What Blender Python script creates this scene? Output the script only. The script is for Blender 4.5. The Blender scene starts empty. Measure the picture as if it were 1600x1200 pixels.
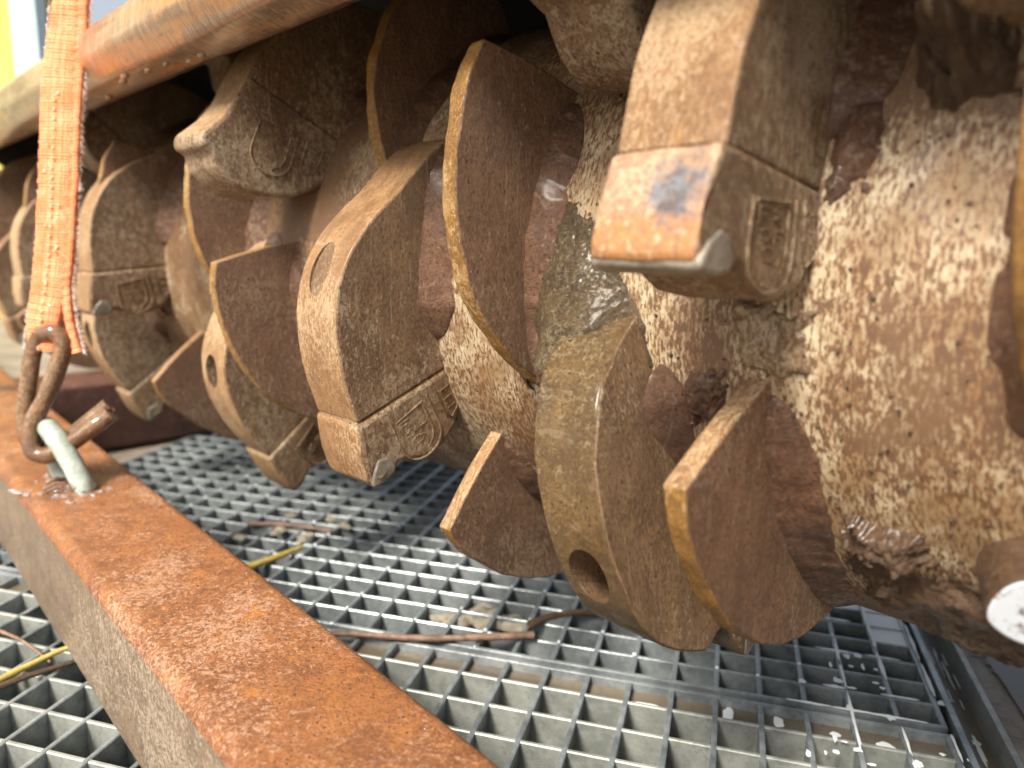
import bpy, bmesh, math, random
from mathutils import Vector, Matrix, noise
R_ = math.radians
random.seed(7)
C = bpy.context.scene.collection
S = bpy.context.scene

# ------------------------------------------------------------------ camera
cam_d = bpy.data.cameras.new('camera'); cam = bpy.data.objects.new('camera', cam_d); C.objects.link(cam)
cam_d.sensor_width = 36; cam_d.lens = 27; cam_d.clip_start = .02; cam_d.clip_end = 500
cr, cu, cb = Vector((.9995, .0069, .032)).normalized(), Vector((-.0327, .2118, .9768)), Vector((0, -.9773, .2119)).normalized()
cu = cb.cross(cr).normalized(); cr = cu.cross(cb)
m = Matrix.Identity(4)
for i in range(3):
    m[i][0], m[i][1], m[i][2] = cr[i], cu[i], cb[i]
m.translation = (0, 0, .36)
cam.matrix_world = m
cam_d.dof.use_dof = True; cam_d.dof.focus_distance = .47; cam_d.dof.aperture_fstop = 5.0
S.camera = cam

# ------------------------------------------------------------------ world, sun, exposure
SUN_EL, SUN_AZ = R_(49), R_(-140)         # azimuth clockwise from +Y
w = bpy.data.worlds.new('World'); S.world = w; w.use_nodes = True
nt = w.node_tree; nt.nodes.clear()
sky = nt.nodes.new('ShaderNodeTexSky'); sky.sky_type = 'NISHITA'; sky.sun_disc = False
sky.sun_elevation = SUN_EL; sky.sun_rotation = SUN_AZ; sky.air_density = 1.0; sky.dust_density = 5.0; sky.ozone_density = .6
bg = nt.nodes.new('ShaderNodeBackground'); bg.inputs[1].default_value = .085
wo = nt.nodes.new('ShaderNodeOutputWorld')
hs = nt.nodes.new('ShaderNodeHueSaturation'); hs.inputs['Saturation'].default_value = .5; hs.inputs['Value'].default_value = 1.05   # thin overcast
nt.links.new(sky.outputs[0], hs.inputs['Color']); nt.links.new(hs.outputs[0], bg.inputs[0]); nt.links.new(bg.outputs[0], wo.inputs[0])
sd = bpy.data.lights.new('sun', 'SUN'); sd.energy = 3.1; sd.angle = R_(16); sd.color = (1, .92, .81)
so = bpy.data.objects.new('sun', sd); C.objects.link(so)
sv = Vector((math.sin(SUN_AZ) * math.cos(SUN_EL), math.cos(SUN_AZ) * math.cos(SUN_EL), math.sin(SUN_EL)))
so.rotation_euler = sv.to_track_quat('Z', 'Y').to_euler()
S.view_settings.view_transform = 'Standard'; S.view_settings.look = 'None'
S.view_settings.exposure = 1.34; S.view_settings.gamma = 1
S.cycles.max_bounces = 8

# ------------------------------------------------------------------ materials
class NT:
    def __init__(s, name):
        s.m = bpy.data.materials.new(name); s.m.use_nodes = True; s.t = s.m.node_tree
        s.b = s.t.nodes['Principled BSDF']; s.co = s.t.nodes.new('ShaderNodeTexCoord').outputs['Object']
    def n(s, k, **kw):
        o = s.t.nodes.new(k)
        for a, v in kw.items(): setattr(o, a, v)
        return o
    def l(s, a, b): s.t.links.new(a, b)
    def map(s, scale=(1, 1, 1), loc=(0, 0, 0), rot=(0, 0, 0)):
        o = s.n('ShaderNodeMapping'); o.inputs['Scale'].default_value = scale; o.inputs['Location'].default_value = loc
        o.inputs['Rotation'].default_value = rot; s.l(s.co, o.inputs[0]); return o.outputs[0]
    def noise(s, sc, det=6, rough=.6, vec=None, dist=0):
        o = s.n('ShaderNodeTexNoise'); o.inputs['Scale'].default_value = sc; o.inputs['Detail'].default_value = det
        o.inputs['Roughness'].default_value = rough; o.inputs['Distortion'].default_value = dist
        s.l(vec or s.co, o.inputs['Vector']); return o.outputs['Fac']
    def vor(s, sc, vec=None, feat='F1'):
        o = s.n('ShaderNodeTexVoronoi', feature=feat); o.inputs['Scale'].default_value = sc
        s.l(vec or s.co, o.inputs['Vector']); return o.outputs['Distance']
    def ramp(s, f, a, b, inv=False):
        o = s.n('ShaderNodeMapRange', interpolation_type='SMOOTHSTEP'); o.inputs[1].default_value = a; o.inputs[2].default_value = b
        if inv: o.inputs[3].default_value = 1; o.inputs[4].default_value = 0
        s.l(f, o.inputs[0]); return o.outputs[0]
    def math(s, op, a, b=None):
        o = s.n('ShaderNodeMath', operation=op)
        for i, v in enumerate((a, b)):
            if v is None: continue
            if isinstance(v, (int, float)): o.inputs[i].default_value = v
            else: s.l(v, o.inputs[i])
        return o.outputs[0]
    def mix(s, f, a, b):
        o = s.n('ShaderNodeMix', data_type='RGBA')
        if isinstance(f, (int, float)): o.inputs[0].default_value = f
        else: s.l(f, o.inputs[0])
        for i, v in ((6, a), (7, b)):
            if isinstance(v, tuple): o.inputs[i].default_value = (*v, 1)
            else: s.l(v, o.inputs[i])
        return o.outputs[2]
    def bump(s, h, strength, dist, prev=None):
        o = s.n('ShaderNodeBump'); o.inputs['Strength'].default_value = strength; o.inputs['Distance'].default_value = dist
        s.l(h, o.inputs['Height'])
        if prev: s.l(prev, o.inputs['Normal'])
        return o.outputs[0]
    def geo_z(s):
        o = s.n('ShaderNodeSeparateXYZ'); s.l(s.co, o.inputs[0]); return o.outputs
    def fin(s, col, rough, nor, metal=0, coat=None, spec=.5):
        b = s.b
        if isinstance(col, tuple): b.inputs['Base Color'].default_value = (*col, 1)
        else: s.l(col, b.inputs['Base Color'])
        if isinstance(rough, (int, float)): b.inputs['Roughness'].default_value = rough
        else: s.l(rough, b.inputs['Roughness'])
        if nor: s.l(nor, b.inputs['Normal'])
        if isinstance(metal, (int, float)): b.inputs['Metallic'].default_value = metal
        else: s.l(metal, b.inputs['Metallic'])
        if coat is not None: s.l(coat, b.inputs['Coat Weight']); b.inputs['Coat Roughness'].default_value = .2
        b.inputs['Specular IOR Level'].default_value = spec
        return s.m

def rust(name, dark, mid, light, orange, light_amt=.5, orange_amt=.5, wet=.5, bumpk=1., streak=(1, 1, 1), spot=140, mud=0., grind=0.):
    """weathered steel: big patches, mid blotches, fine speckle, pits, wet film"""
    def sat(c, k=1.45, g=.92):
        l = sum(c) / 3; return tuple(max(.004, (l + (x - l) * k) * g) for x in c)
    dark, mid, light, orange = sat(dark), sat(mid), sat(light, 1.25, 1.08), sat(orange, 1.15, 1.1)
    t = NT(name)
    sv_ = t.map(streak)
    big = t.noise(7, 6, .62)
    med = t.noise(34, 8, .72, sv_, .3)
    fine = t.noise(spot, 8, .80, sv_, .2)
    fin2 = t.noise(spot * 2.3, 6, .8, t.map(streak, (3, 3, 3)))
    grit = t.noise(900, 3, .7)
    c = t.mix(t.ramp(med, .40, .60), dark, mid)
    c = t.mix(t.math('MULTIPLY', t.ramp(fin2, .50, .58), .55), c, tuple(1.35 * x for x in mid))
    lm = t.math('ADD', fine, t.math('MULTIPLY', t.math('SUBTRACT', big, .5), .75))
    c = t.mix(t.math('MULTIPLY', t.ramp(lm, .60 - .17 * light_amt, .645 - .15 * light_amt), .9), c, light)
    c = t.mix(t.math('MULTIPLY', t.ramp(t.noise(60, 7, .75, t.map(streak, (3, 1, 7))), .64 - .16 * orange_amt, .72 - .14 * orange_amt), .8), c, orange)
    c = t.mix(t.math('MULTIPLY', t.ramp(fin2, .42, .475, True), .85), c, tuple(.75 * x for x in dark))
    c = t.mix(t.math('MULTIPLY', t.ramp(grit, .53, .60), .35), c, dark)
    pit = t.vor(230, t.map(streak, (2, 2, 2)))
    c = t.mix(t.math('MULTIPLY', t.ramp(pit, .12, .24, True), t.ramp(med, .48, .56)), c, tuple(.4 * x for x in dark))
    run = t.noise(26, 6, .7, t.map((3.2, 3.2, .32), (1, 5, 0)))
    c = t.mix(t.math('MULTIPLY', t.ramp(run, .54, .64), .5), c, tuple(.62 * x for x in mid))
    scr = t.noise(70, 5, .6, t.map((.7, 5.5, .35), (2, 0, 7), (R_(24), 0, 0)))
    c = t.mix(t.math('MULTIPLY', t.ramp(scr, .60, .66), .35), c, light)
    if mud:
        mk = t.ramp(t.noise(13, 8, .7, t.map((1, 1, 1), (9, 4, 2))), .66 - .25 * mud, .72 - .22 * mud)
        c = t.mix(mk, c, (.085, .055, .038))
    h = t.bump(med, .6 * bumpk, .004)
    h = t.bump(fine, .8 * bumpk, .0022, h)
    h = t.bump(fin2, .7 * bumpk, .0011, h)
    h = t.bump(grit, .6 * bumpk, .0006, h)
    if grind:
        g = t.noise(60, 4, .6, t.map((26, 1.3, 1.3), rot=(0, .0, .0)))
        h = t.bump(g, grind, .0012, h)
    if mud: h = t.bump(mk, .5, .0015, h)
    wetm = t.ramp(t.noise(22, 5, .65, t.map((1, 1, 1), (5, 5, 5))), .62 - .25 * wet, .76 - .25 * wet)
    r = t.n('ShaderNodeMapRange'); t.l(wetm, r.inputs[0]); r.inputs[3].default_value = .60; r.inputs[4].default_value = .34
    coat = t.math('ADD', t.math('MULTIPLY', wetm, .35), .12)
    return t.fin(c, r.outputs[0], h, 0, coat)

M = {}
M['face'] = rust('holder_face_rust', (.105, .066, .040), (.205, .138, .088), (.33, .265, .185), (.24, .125, .05), .50, .28, .4, .9, (1, 1, .6), 260)
M['rim'] = rust('holder_rim_rust', (.17, .10, .058), (.29, .19, .115), (.40, .30, .195), (.33, .17, .065), .6, .35, .35, .8, (2, .8, .8), 260, 0, .4)
M['rimwet'] = rust('holder_rim_wet', (.095, .062, .034), (.185, .125, .068), (.29, .23, .145), (.26, .155, .05), .45, .45, .7, 1.9, (1, 1, 1), 260, 0, .3)
M['ramp'] = rust('root_grime', (.070, .050, .030), (.135, .098, .058), (.24, .19, .12), (.18, .10, .04), .45, .3, .35, 2.6, (1, 1, 1), 260)
M['plate'] = rust('plate_face_rust', (.115, .068, .044), (.195, .122, .080), (.27, .20, .14), (.23, .11, .045), .42, .30, .45, .9, (1, 1, .6), 300)
M['plate_rim'] = rust('plate_rim_orange', (.14, .078, .032), (.275, .165, .070), (.37, .255, .135), (.33, .17, .045), .45, .5, .35, .9, (1, .6, .6), 330)
M['weld'] = rust('weld_bead', (.085, .048, .031), (.155, .088, .058), (.25, .18, .135), (.22, .10, .035), .35, .35, .45, 1.6, (1, 1, 1), 190)
M['mud'] = rust('caked_mud', (.090, .058, .038), (.155, .103, .070), (.22, .165, .115), (.13, .07, .03), .3, .15, .9, 2.4, (1, 1, 1), 170)
M['beam'] = rust('beam_top_rust', (.155, .074, .044), (.29, .142, .078), (.42, .27, .185), (.40, .165, .045), .34, .50, .3, .9, (1, 1, 1), 300)
M['beam_side'] = rust('beam_side_mill_scale', (.115, .090, .068), (.195, .150, .112), (.31, .26, .20), (.32, .15, .06), .24, .22, .2, .6, (1, 1, 1), 240)
M['hook'] = rust('hook_rust', (.10, .050, .027), (.19, .105, .052), (.30, .20, .12), (.30, .14, .035), .35, .4, 1.6, 1.0, (1, 1, 1), 240)
hb = M['hook'].node_tree.nodes['Principled BSDF']
for l_ in list(M['hook'].node_tree.links):
    if l_.to_socket in (hb.inputs['Coat Weight'], hb.inputs['Roughness']): M['hook'].node_tree.links.remove(l_)
hb.inputs['Coat Weight'].default_value = .9; hb.inputs['Coat Roughness'].default_value = .08; hb.inputs['Roughness'].default_value = .4
M['farbeam'] = rust('far_beam_brown', (.060, .030, .024), (.105, .055, .042), (.16, .11, .085), (.15, .06, .03), .3, .2, .3, .6)
M['hood'] = rust('hood_dark_steel', (.012, .011, .010), (.022, .020, .018), (.04, .034, .028), (.04, .024, .015), .3, .2, .2, .8)

def mat_drum():
    t = NT('drum_worn_steel')
    st = t.map((1, .34, .34)); st2 = t.map((1, .18, .18), (3, 0, 0))
    big = t.noise(6.5, 5, .6); low = t.noise(30, 6, .65); fine = t.noise(600, 8, .72, st); stre = t.noise(120, 6, .7, st2); grit = t.noise(1000, 3, .7)
    c = t.mix(t.ramp(low, .38, .62), (.22, .155, .080), (.44, .375, .25))
    c = t.mix(t.math('MULTIPLY', t.ramp(stre, .50, .62), .55), c, (.27, .16, .075))
    cov = t.math('ADD', fine, t.math('MULTIPLY', t.math('SUBTRACT', big, .46), .62))
    c = t.mix(t.ramp(cov, .485, .515), c, (.165, .080, .030))
    c = t.mix(t.ramp(cov, .535, .58), c, (.095, .050, .027))
    film = t.math('ADD', big, t.math('MULTIPLY', t.math('SUBTRACT', low, .5), .5))
    c = t.mix(t.math('MULTIPLY', t.ramp(film, .50, .60), .75), c, (.130, .074, .036))
    c = t.mix(t.math('MULTIPLY', t.ramp(t.noise(48, 6, .7, t.map((1, .4, .4), (8, 8, 1))), .62, .70), .8), c, (.33, .135, .028))
    c = t.mix(t.math('MULTIPLY', t.ramp(grit, .55, .62), .3), c, (.09, .05, .03))
    h = t.bump(cov, .25, .0008); h = t.bump(low, .25, .002, h); h = t.bump(grit, .4, .0004, h)
    wet = t.ramp(t.noise(24, 5, .65, t.map((1, 1, 1), (5, 5, 5))), .50, .66)
    r = t.n('ShaderNodeMapRange'); t.l(wet, r.inputs[0]); r.inputs[3].default_value = .62; r.inputs[4].default_value = .34
    return t.fin(c, r.outputs[0], h, 0, t.math('MULTIPLY', wet, .3))
M['drum'] = mat_drum()

def mat_pipe():
    t = NT('flap_tube_paint')
    med = t.noise(22, 7, .7, t.map((.25, 1.3, 1.3)), .3)
    hair = t.noise(55, 6, .75, t.map((5, 2.2, .5), rot=(0, R_(38), 0)))
    fine = t.noise(280, 7, .8); big = t.noise(9, 5, .6, t.map((.4, 3.0, 3.0), (2, 1, 6)))
    c = t.mix(t.ramp(med, .40, .58), (.105, .055, .028), (.23, .145, .080))
    c = t.mix(t.math('MULTIPLY', t.ramp(hair, .50, .58), .6), c, (.40, .29, .18))
    c = t.mix(t.math('MULTIPLY', t.ramp(big, .50, .58), t.ramp(fine, .40, .52)), c, (.42, .17, .035))
    c = t.mix(t.math('MULTIPLY', t.ramp(hair, .40, .46, True), .6), c, (.13, .065, .035))
    h = t.bump(hair, .45, .0018); h = t.bump(fine, .5, .0012, h)
    r = t.n('ShaderNodeMapRange'); t.l(med, r.inputs[0]); r.inputs[3].default_value = .18; r.inputs[4].default_value = .42
    return t.fin(c, r.outputs[0], h, 0, t.ramp(big, .35, .5))
M['pipe'] = mat_pipe()

def mat_capmark():
    t = NT('holder_cap_orange_with_blue_smudge')
    med = t.noise(60, 7, .7); fine = t.noise(260, 6, .75)
    c = t.mix(t.ramp(med, .38, .6), (.24, .145, .080), (.34, .235, .145))
    sp = t.n('ShaderNodeSeparateXYZ'); t.l(t.co, sp.inputs[0])
    zr = t.n('ShaderNodeMapRange'); t.l(sp.outputs[2], zr.inputs[0]); zr.inputs[1].default_value = .046; zr.inputs[2].default_value = .034
    orange = t.math('MULTIPLY', t.ramp(t.math('ADD', fine, t.math('MULTIPLY', zr.outputs[0], .22)), .54, .66), zr.outputs[0])
    c = t.mix(orange, c, (.33, .15, .045)); c = t.mix(t.math('MULTIPLY', t.ramp(t.noise(420, 7, .8), .48, .55), .8), c, (.20, .095, .055))
    c = t.mix(t.math('MULTIPLY', t.ramp(t.noise(300, 4, .7, t.map(loc=(4, 4, 4))), .54, .62), .8), c, (.38, .29, .18))
    d = t.n('ShaderNodeVectorMath', operation='DISTANCE'); d.inputs[1].default_value = (-.176, -.284, .047)
    v = t.n('ShaderNodeMapping'); v.inputs['Scale'].default_value = (1, .25, 1); v.inputs['Location'].default_value = (0, -.213, 0); t.l(t.co, v.inputs[0]); t.l(v.outputs[0], d.inputs[0])
    dd = t.math('ADD', d.outputs['Value'], t.math('MULTIPLY', t.math('SUBTRACT', t.noise(110, 5, .7), 0.5), .034))
    smu = t.math('MULTIPLY', t.ramp(dd, .006, .017, True), .85)
    c = t.mix(t.math('MULTIPLY', smu, t.ramp(fine, .25, .42)), c, t.mix(t.ramp(t.noise(180, 3), .4, .6), (.025, .033, .048), (.09, .11, .14)))
    h = t.bump(med, .4, .002); h = t.bump(fine, .5, .0009, h)
    return t.fin(c, .55, h)
M['capmark'] = mat_capmark()

def simple(name, c1, c2, sc, rough, bs=.3, bd=.001, metal=0, scales=(1, 1, 1)):
    t = NT(name); v = t.map(scales)
    a = t.noise(sc, 7, .7, v); f = t.noise(sc * 6, 4, .7, v)
    c = t.mix(t.ramp(a, .35, .65), c1, c2); c = t.mix(t.math('MULTIPLY', t.ramp(f, .55, .68), .4), c, tuple(.5 * x for x in c1))
    return t.fin(c, rough, t.bump(f, bs, bd, t.bump(a, bs, bd * 3)), metal)
M['carbide'] = simple('carbide_insert', (.14, .12, .09), (.27, .24, .19), 90, .38, .4, .001, .2)
M['ring'] = simple('galvanised_eye', (.27, .30, .25), (.42, .48, .43), 60, .32, .2, .0006)
M['galv'] = simple('galvanised_bar', (.14, .16, .165), (.31, .34, .345), 22, .24, .3, .0008, .35)
M['galv_low'] = simple('galvanised_bar_muddy', (.19, .205, .185), (.33, .345, .31), 30, .38, .3, .0008, .25)
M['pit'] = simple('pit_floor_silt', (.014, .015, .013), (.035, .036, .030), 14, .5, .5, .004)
M['concrete'] = simple('wet_concrete', (.17, .14, .11), (.29, .245, .19), 12, .55, .6, .004)
M['silt'] = simple('muddy_ledge', (.095, .078, .055), (.14, .115, .08), 10, .25, .2, .001)
M['yellow'] = simple('yellow_cladding', (.50, .42, .075), (.58, .50, .12), 3, .45, .05, .001)
M['cream'] = simple('cream_panel', (.56, .49, .12), (.62, .56, .18), 3, .45, .05, .001)
M['blue'] = simple('pale_blue_panel', (.36, .50, .56), (.42, .55, .60), 3, .4, .05, .001)
M['slate'] = simple('grey_plastic', (.20, .23, .27), (.30, .34, .38), 20, .4, .1, .001)
M['twig'] = simple('twig_bark', (.10, .058, .036), (.24, .15, .10), 90, .5, .6, .001)
M['straw'] = simple('yellow_straw', (.30, .22, .05), (.42, .34, .09), 80, .5, .3, .001)
M['chunk'] = simple('pale_foam', (.26, .235, .17), (.40, .365, .28), 60, .7, .8, .003)
M['thread'] = simple('white_thread', (.62, .40, .28), (.74, .56, .44), 80, .8, .2, .0005)
M['fuzz'] = simple('frayed_fibre', (.72, .55, .46), (.86, .74, .66), 80, .8, .2, .0005)
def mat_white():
    t = NT('boss_sky_glare_white')  # speckled white that paints in sky glare on the boss end
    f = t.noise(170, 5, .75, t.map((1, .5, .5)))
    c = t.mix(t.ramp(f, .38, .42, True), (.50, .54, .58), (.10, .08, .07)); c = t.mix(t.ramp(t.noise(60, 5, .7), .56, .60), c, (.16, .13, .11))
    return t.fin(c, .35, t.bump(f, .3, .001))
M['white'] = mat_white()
def mat_web():
    t = NT('orange_webbing')
    uv = t.n('ShaderNodeUVMap').outputs[0]
    def mp(s_): 
        o = t.n('ShaderNodeMapping'); o.inputs['Scale'].default_value = s_; t.l(uv, o.inputs[0]); return o.outputs[0]
    wv = t.n('ShaderNodeTexWave', wave_type='BANDS', bands_direction='Y'); wv.inputs['Scale'].default_value = 1; wv.inputs['Distortion'].default_value = 1.6
    wv.inputs['Detail'].default_value = 2; wv.inputs['Detail Scale'].default_value = 2
    t.l(mp((.25, 55, 1)), wv.inputs[0])
    wx = t.n('ShaderNodeTexWave', wave_type='BANDS', bands_direction='X'); wx.inputs['Scale'].default_value = 1
    t.l(mp((4.2, .1, 1)), wx.inputs[0])
    f = t.noise(420, 4, .75); g = t.noise(45, 5, .7)
    c = t.mix(t.ramp(g, .35, .65), (.80, .195, .06), (.80, .30, .14))
    c = t.mix(t.math('MULTIPLY', t.ramp(f, .50, .64), .28), c, (.76, .46, .30))
    c = t.mix(t.math('MULTIPLY', t.ramp(wv.outputs['Fac'], .25, .0), .0), c, (.4, .1, .03))
    h = t.bump(wv.outputs['Fac'], .7, .0012); h = t.bump(wx.outputs['Fac'], .5, .0010, h); h = t.bump(f, .8, .0007, h)
    return t.fin(c, .8, h)
M['web'] = mat_web()
def mat_water(name, col, rough=.03):
    t = NT(name); f = t.noise(35, 3, .5)
    t.fin(col, rough, t.bump(f, .12, .002)); t.b.inputs['IOR'].default_value = 1.33; t.b.inputs['Specular IOR Level'].default_value = .6
    return t.m
M['water'] = mat_water('dirty_water', (.12, .115, .095))
M['film'] = mat_water('water_film_sky_glare', (.74, .79, .80), .03)  # whitish base colour stands in for bright sky reflected by the water
def mat_drop():
    m_ = bpy.data.materials.new('water_drop'); m_.use_nodes = True; b = m_.node_tree.nodes['Principled BSDF']
    b.inputs['Transmission Weight'].default_value = .85; b.inputs['Roughness'].default_value = .03; b.inputs['IOR'].default_value = 1.33
    b.inputs['Base Color'].default_value = (.9, .93, .95, 1); return m_
M['drop'] = mat_drop()

# ------------------------------------------------------------------ helpers
def tag(o, label=None, cat=None, group=None, kind=None):
    if label: o['label'] = label
    if cat: o['category'] = cat
    if group: o['group'] = group
    if kind: o['kind'] = kind
    return o
def empty(name, loc=(0, 0, 0)):
    o = bpy.data.objects.new(name, None); C.objects.link(o); o.location = loc; o.empty_display_size = .05; return o
def link(name, bm, mats, parent=None, smooth=None):
    me = bpy.data.meshes.new(name); bm.normal_update(); bm.to_mesh(me); bm.free()
    for x in (mats if isinstance(mats, (list, tuple)) else [mats]): me.materials.append(M[x])
    if smooth is not None:
        me.shade_smooth(); me.set_sharp_from_angle(angle=R_(smooth))
    o = bpy.data.objects.new(name, me); C.objects.link(o)
    if parent: o.parent = parent
    return o
def bevel(o, w_, seg=2, ang=40):
    b = o.modifiers.new('bevel', 'BEVEL'); b.width = w_; b.segments = seg; b.limit_method = 'ANGLE'; b.angle_limit = R_(ang); return b
def bake(o, cutters=()):
    for c in cutters:
        mm = o.modifiers.new('cut', 'BOOLEAN'); mm.object = c; mm.solver = 'EXACT'; mm.operation = 'DIFFERENCE'
    dg = bpy.context.evaluated_depsgraph_get(); dg.update()
    me = bpy.data.meshes.new_from_object(o.evaluated_get(dg)); o.modifiers.clear(); o.data = me
    for c in cutters: bpy.data.objects.remove(c)
def box(bm, x0, x1, y0, y1, z0, z1, mi=0):
    v = [bm.verts.new((x, y, z)) for x in (x0, x1) for y in (y0, y1) for z in (z0, z1)]
    for q in ((0, 1, 3, 2), (4, 6, 7, 5), (0, 4, 5, 1), (2, 3, 7, 6), (0, 2, 6, 4), (1, 5, 7, 3)):
        f = bm.faces.new([v[i] for i in q]); f.material_index = mi
def tube(bm, pts, rad, n=14, wob=0., cap=True, flat=1.):
    pts = [Vector(p) for p in pts]; rings = []
    up = None
    for i, p in enumerate(pts):
        t = (pts[min(i + 1, len(pts) - 1)] - pts[max(i - 1, 0)]).normalized()
        if up is None:
            up = t.orthogonal().normalized()
        up = (up - t * up.dot(t)).normalized(); b = t.cross(up)
        r = rad[i] if isinstance(rad, (list, tuple)) else rad
        ring = []
        for k in range(n):
            a = 2 * math.pi * k / n
            q = p + (up * math.cos(a) + b * math.sin(a) * flat) * r
            if wob: q += (q - p).normalized() * wob * noise.noise(q * 90) * r
            ring.append(bm.verts.new(q))
        rings.append(ring)
    for a, b in zip(rings, rings[1:]):
        for k in range(n): bm.faces.new((a[k], a[(k + 1) % n], b[(k + 1) % n], b[k]))
    if cap: bm.faces.new(rings[0][::-1]); bm.faces.new(rings[-1])
def smoothpath(pts, n=6):
    P = [Vector(p) for p in pts]; P = [2 * P[0] - P[1]] + P + [2 * P[-1] - P[-2]]; out = []
    for i in range(1, len(P) - 2):
        for k in range(n):
            t = k / n; a, b, c, d = P[i - 1:i + 3]
            out.append(.5 * ((2 * b) + (c - a) * t + (2 * a - 5 * b + 4 * c - d) * t * t + (3 * b - a - 3 * c + d) * t ** 3))
    out.append(P[-2]); return out
def blob(bm, c, r, sc=(1, 1, 1), sub=2, amp=.3, f=3., seed=0, rot=None):
    g = bmesh.ops.create_icosphere(bm, subdivisions=sub, radius=1)
    for v in g['verts']:
        k = 1 + amp * noise.noise(v.co * f / 2 + Vector((seed * 3.1, seed, 0)))
        q = Vector((v.co.x * sc[0], v.co.y * sc[1], v.co.z * sc[2])) * r * k
        if rot: q = rot @ q
        v.co = q + Vector(c)
    for v in g['verts']:
        for f_ in v.link_faces: f_.smooth = True

# ------------------------------------------------------------------ the setting
def grid_pt(i, j, z=0.): return Vector((-.1863 + .03238 * i + .0077 * j, .6340 - .00801 * i + .02788 * j, z))
I0, I1, J0, J1 = -13.8, 15.95, -13.0, 24.0
def gquad(bm, i0, i1, j0, j1, z, n=1, mi=0):
    vs = [bm.verts.new(grid_pt(i, j, z)) for i, j in ((i0, j0), (i1, j0), (i1, j1), (i0, j1))]
    f = bm.faces.new(vs); f.material_index = mi
    return f
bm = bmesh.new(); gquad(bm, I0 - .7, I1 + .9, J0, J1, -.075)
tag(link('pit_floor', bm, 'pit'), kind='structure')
# concrete ground: a ring of quads round the pit, reaching the horizon
bm = bmesh.new()
inn = [grid_pt(I0 - .3, J0 - .3), grid_pt(I1 + 1.3, J0 - .3), grid_pt(I1 + 1.3, J1 + .3), grid_pt(I0 - .3, J1 + .3)]
out_ = [Vector((x, y, 0)) for x, y in ((-60, -60), (60, -60), (60, 90), (-60, 90))]
vi = [bm.verts.new(p + Vector((0, 0, -.006))) for p in inn]; vo = [bm.verts.new(p + Vector((0, 0, -.006))) for p in out_]
vd = [bm.verts.new(p + Vector((0, 0, -.075))) for p in inn]
for k in range(4):
    bm.faces.new((vo[k], vo[(k + 1) % 4], vi[(k + 1) % 4], vi[k])); bm.faces.new((vi[k], vi[(k + 1) % 4], vd[(k + 1) % 4], vd[k]))
tag(link('ground', bm, 'concrete'), kind='structure')

# muddy ledge just under the joint of the panels
bm = bmesh.new()
def gbox(bm, i0, i1, j0, j1, z0, z1, mi=0):
    v = [bm.verts.new(grid_pt(i, j, z)) for i in (i0, i1) for j in (j0, j1) for z in (z0, z1)]
    for q in ((0, 1, 3, 2), (4, 6, 7, 5), (0, 4, 5, 1), (2, 3, 7, 6), (0, 2, 6, 4), (1, 5, 7, 3)):
        bm.faces.new([v[k] for k in q]).material_index = mi
gbox(bm, I0, I1, -1.18, -.42, -.05, -.007)
tag(link('ledge', bm, 'silt'), kind='structure')

# ------------------------------------------------------------------ steel gratings
iv = Vector((.03238, -.00801, 0)); jv = Vector((.0077, .02788, 0))
def bar_mesh(name, mat, a, b, width, z0, z1):
    """bar running from a to b (xy), rectangular section with a slightly rounded top"""
    bm = bmesh.new(); d = (b - a); L = d.length; d.normalize(); n = Vector((-d.y, d.x, 0)) * width / 2
    sec = [(-1, z0), (-1, z1 - .0007), (-.6, z1), (.6, z1), (1, z1 - .0007), (1, z0)]
    A = [bm.verts.new(n * s + Vector((0, 0, z))) for s, z in sec]; B = [bm.verts.new(d * L + n * s + Vector((0, 0, z))) for s, z in sec]
    for k in range(6): bm.faces.new((A[k], A[(k + 1) % 6], B[(k + 1) % 6], B[k]))
    bm.faces.new(A[::-1]); bm.faces.new(B)
    me = bpy.data.meshes.new(name); bm.normal_update(); bm.to_mesh(me); bm.free(); me.materials.append(M[mat]); return me
def add(name, me, parent, loc):
    o = bpy.data.objects.new(name, me); C.objects.link(o); o.parent = parent; o.location = loc; return o
def grating(i0, i1, j0, j1, cross, label, matA, matB, isteps):
    root = empty('steel_grating'); tag(root, label, 'grating')
    A = bar_mesh('bearing_bar', matA, grid_pt(0, j0 + .06), grid_pt(0, j1 - .06), .0040, -.030, 0)
    B = bar_mesh('cross_bar', matB, grid_pt(i0 + .05, 0), grid_pt(i1 - .05, 0), .0034, -.028, -.0006)
    for i in isteps: add('bearing_bar', A, root, grid_pt(i, j0 + .06))
    for j in cross: add('cross_bar', B, root, grid_pt(i0 + .05, j))
    F = bar_mesh('frame_bar', matA, grid_pt(i0 - .05, 0), grid_pt(i1 + .05, 0), .0045, -.031, .0004)
    G = bar_mesh('frame_bar', matA, grid_pt(0, j0), grid_pt(0, j1), .0045, -.031, .0004)
    for j in (j0, j1): add('frame_bar', F, root, grid_pt(i0 - .05, j))
    for i in (i0, i1): add('frame_bar', G, root, grid_pt(i, j0))
    return root
g1 = grating(I0, I1, 0, J1, list(range(1, int(J1))), 'galvanised steel grating panel under the rusty toothed drum, the far one of the two', 'galv', 'galv', range(-13, 16))
g2 = grating(I0, I1, J0, -.36, [-1.28 - 1.17 * k for k in range(10)], 'galvanised steel grating panel passing under the orange rusty beam, the near one of the two', 'galv', 'galv_low', range(-13, 16))
# beads of zinc and water on the bar crossings
bm = bmesh.new()
for k in range(260):
    i = random.randint(-12, 15); j = random.choice(range(0, 20))
    p = grid_pt(i + random.gauss(0, .02), j + random.gauss(0, .03), .0004); blob(bm, p, random.uniform(.0010, .0021), (1, 1, .6), 1, .2, 2, k)
tag(link('water_beads', bm, 'film', None), 'small pale drips beaded on the crossings of the grating bars', 'water drops', kind='stuff')

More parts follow.
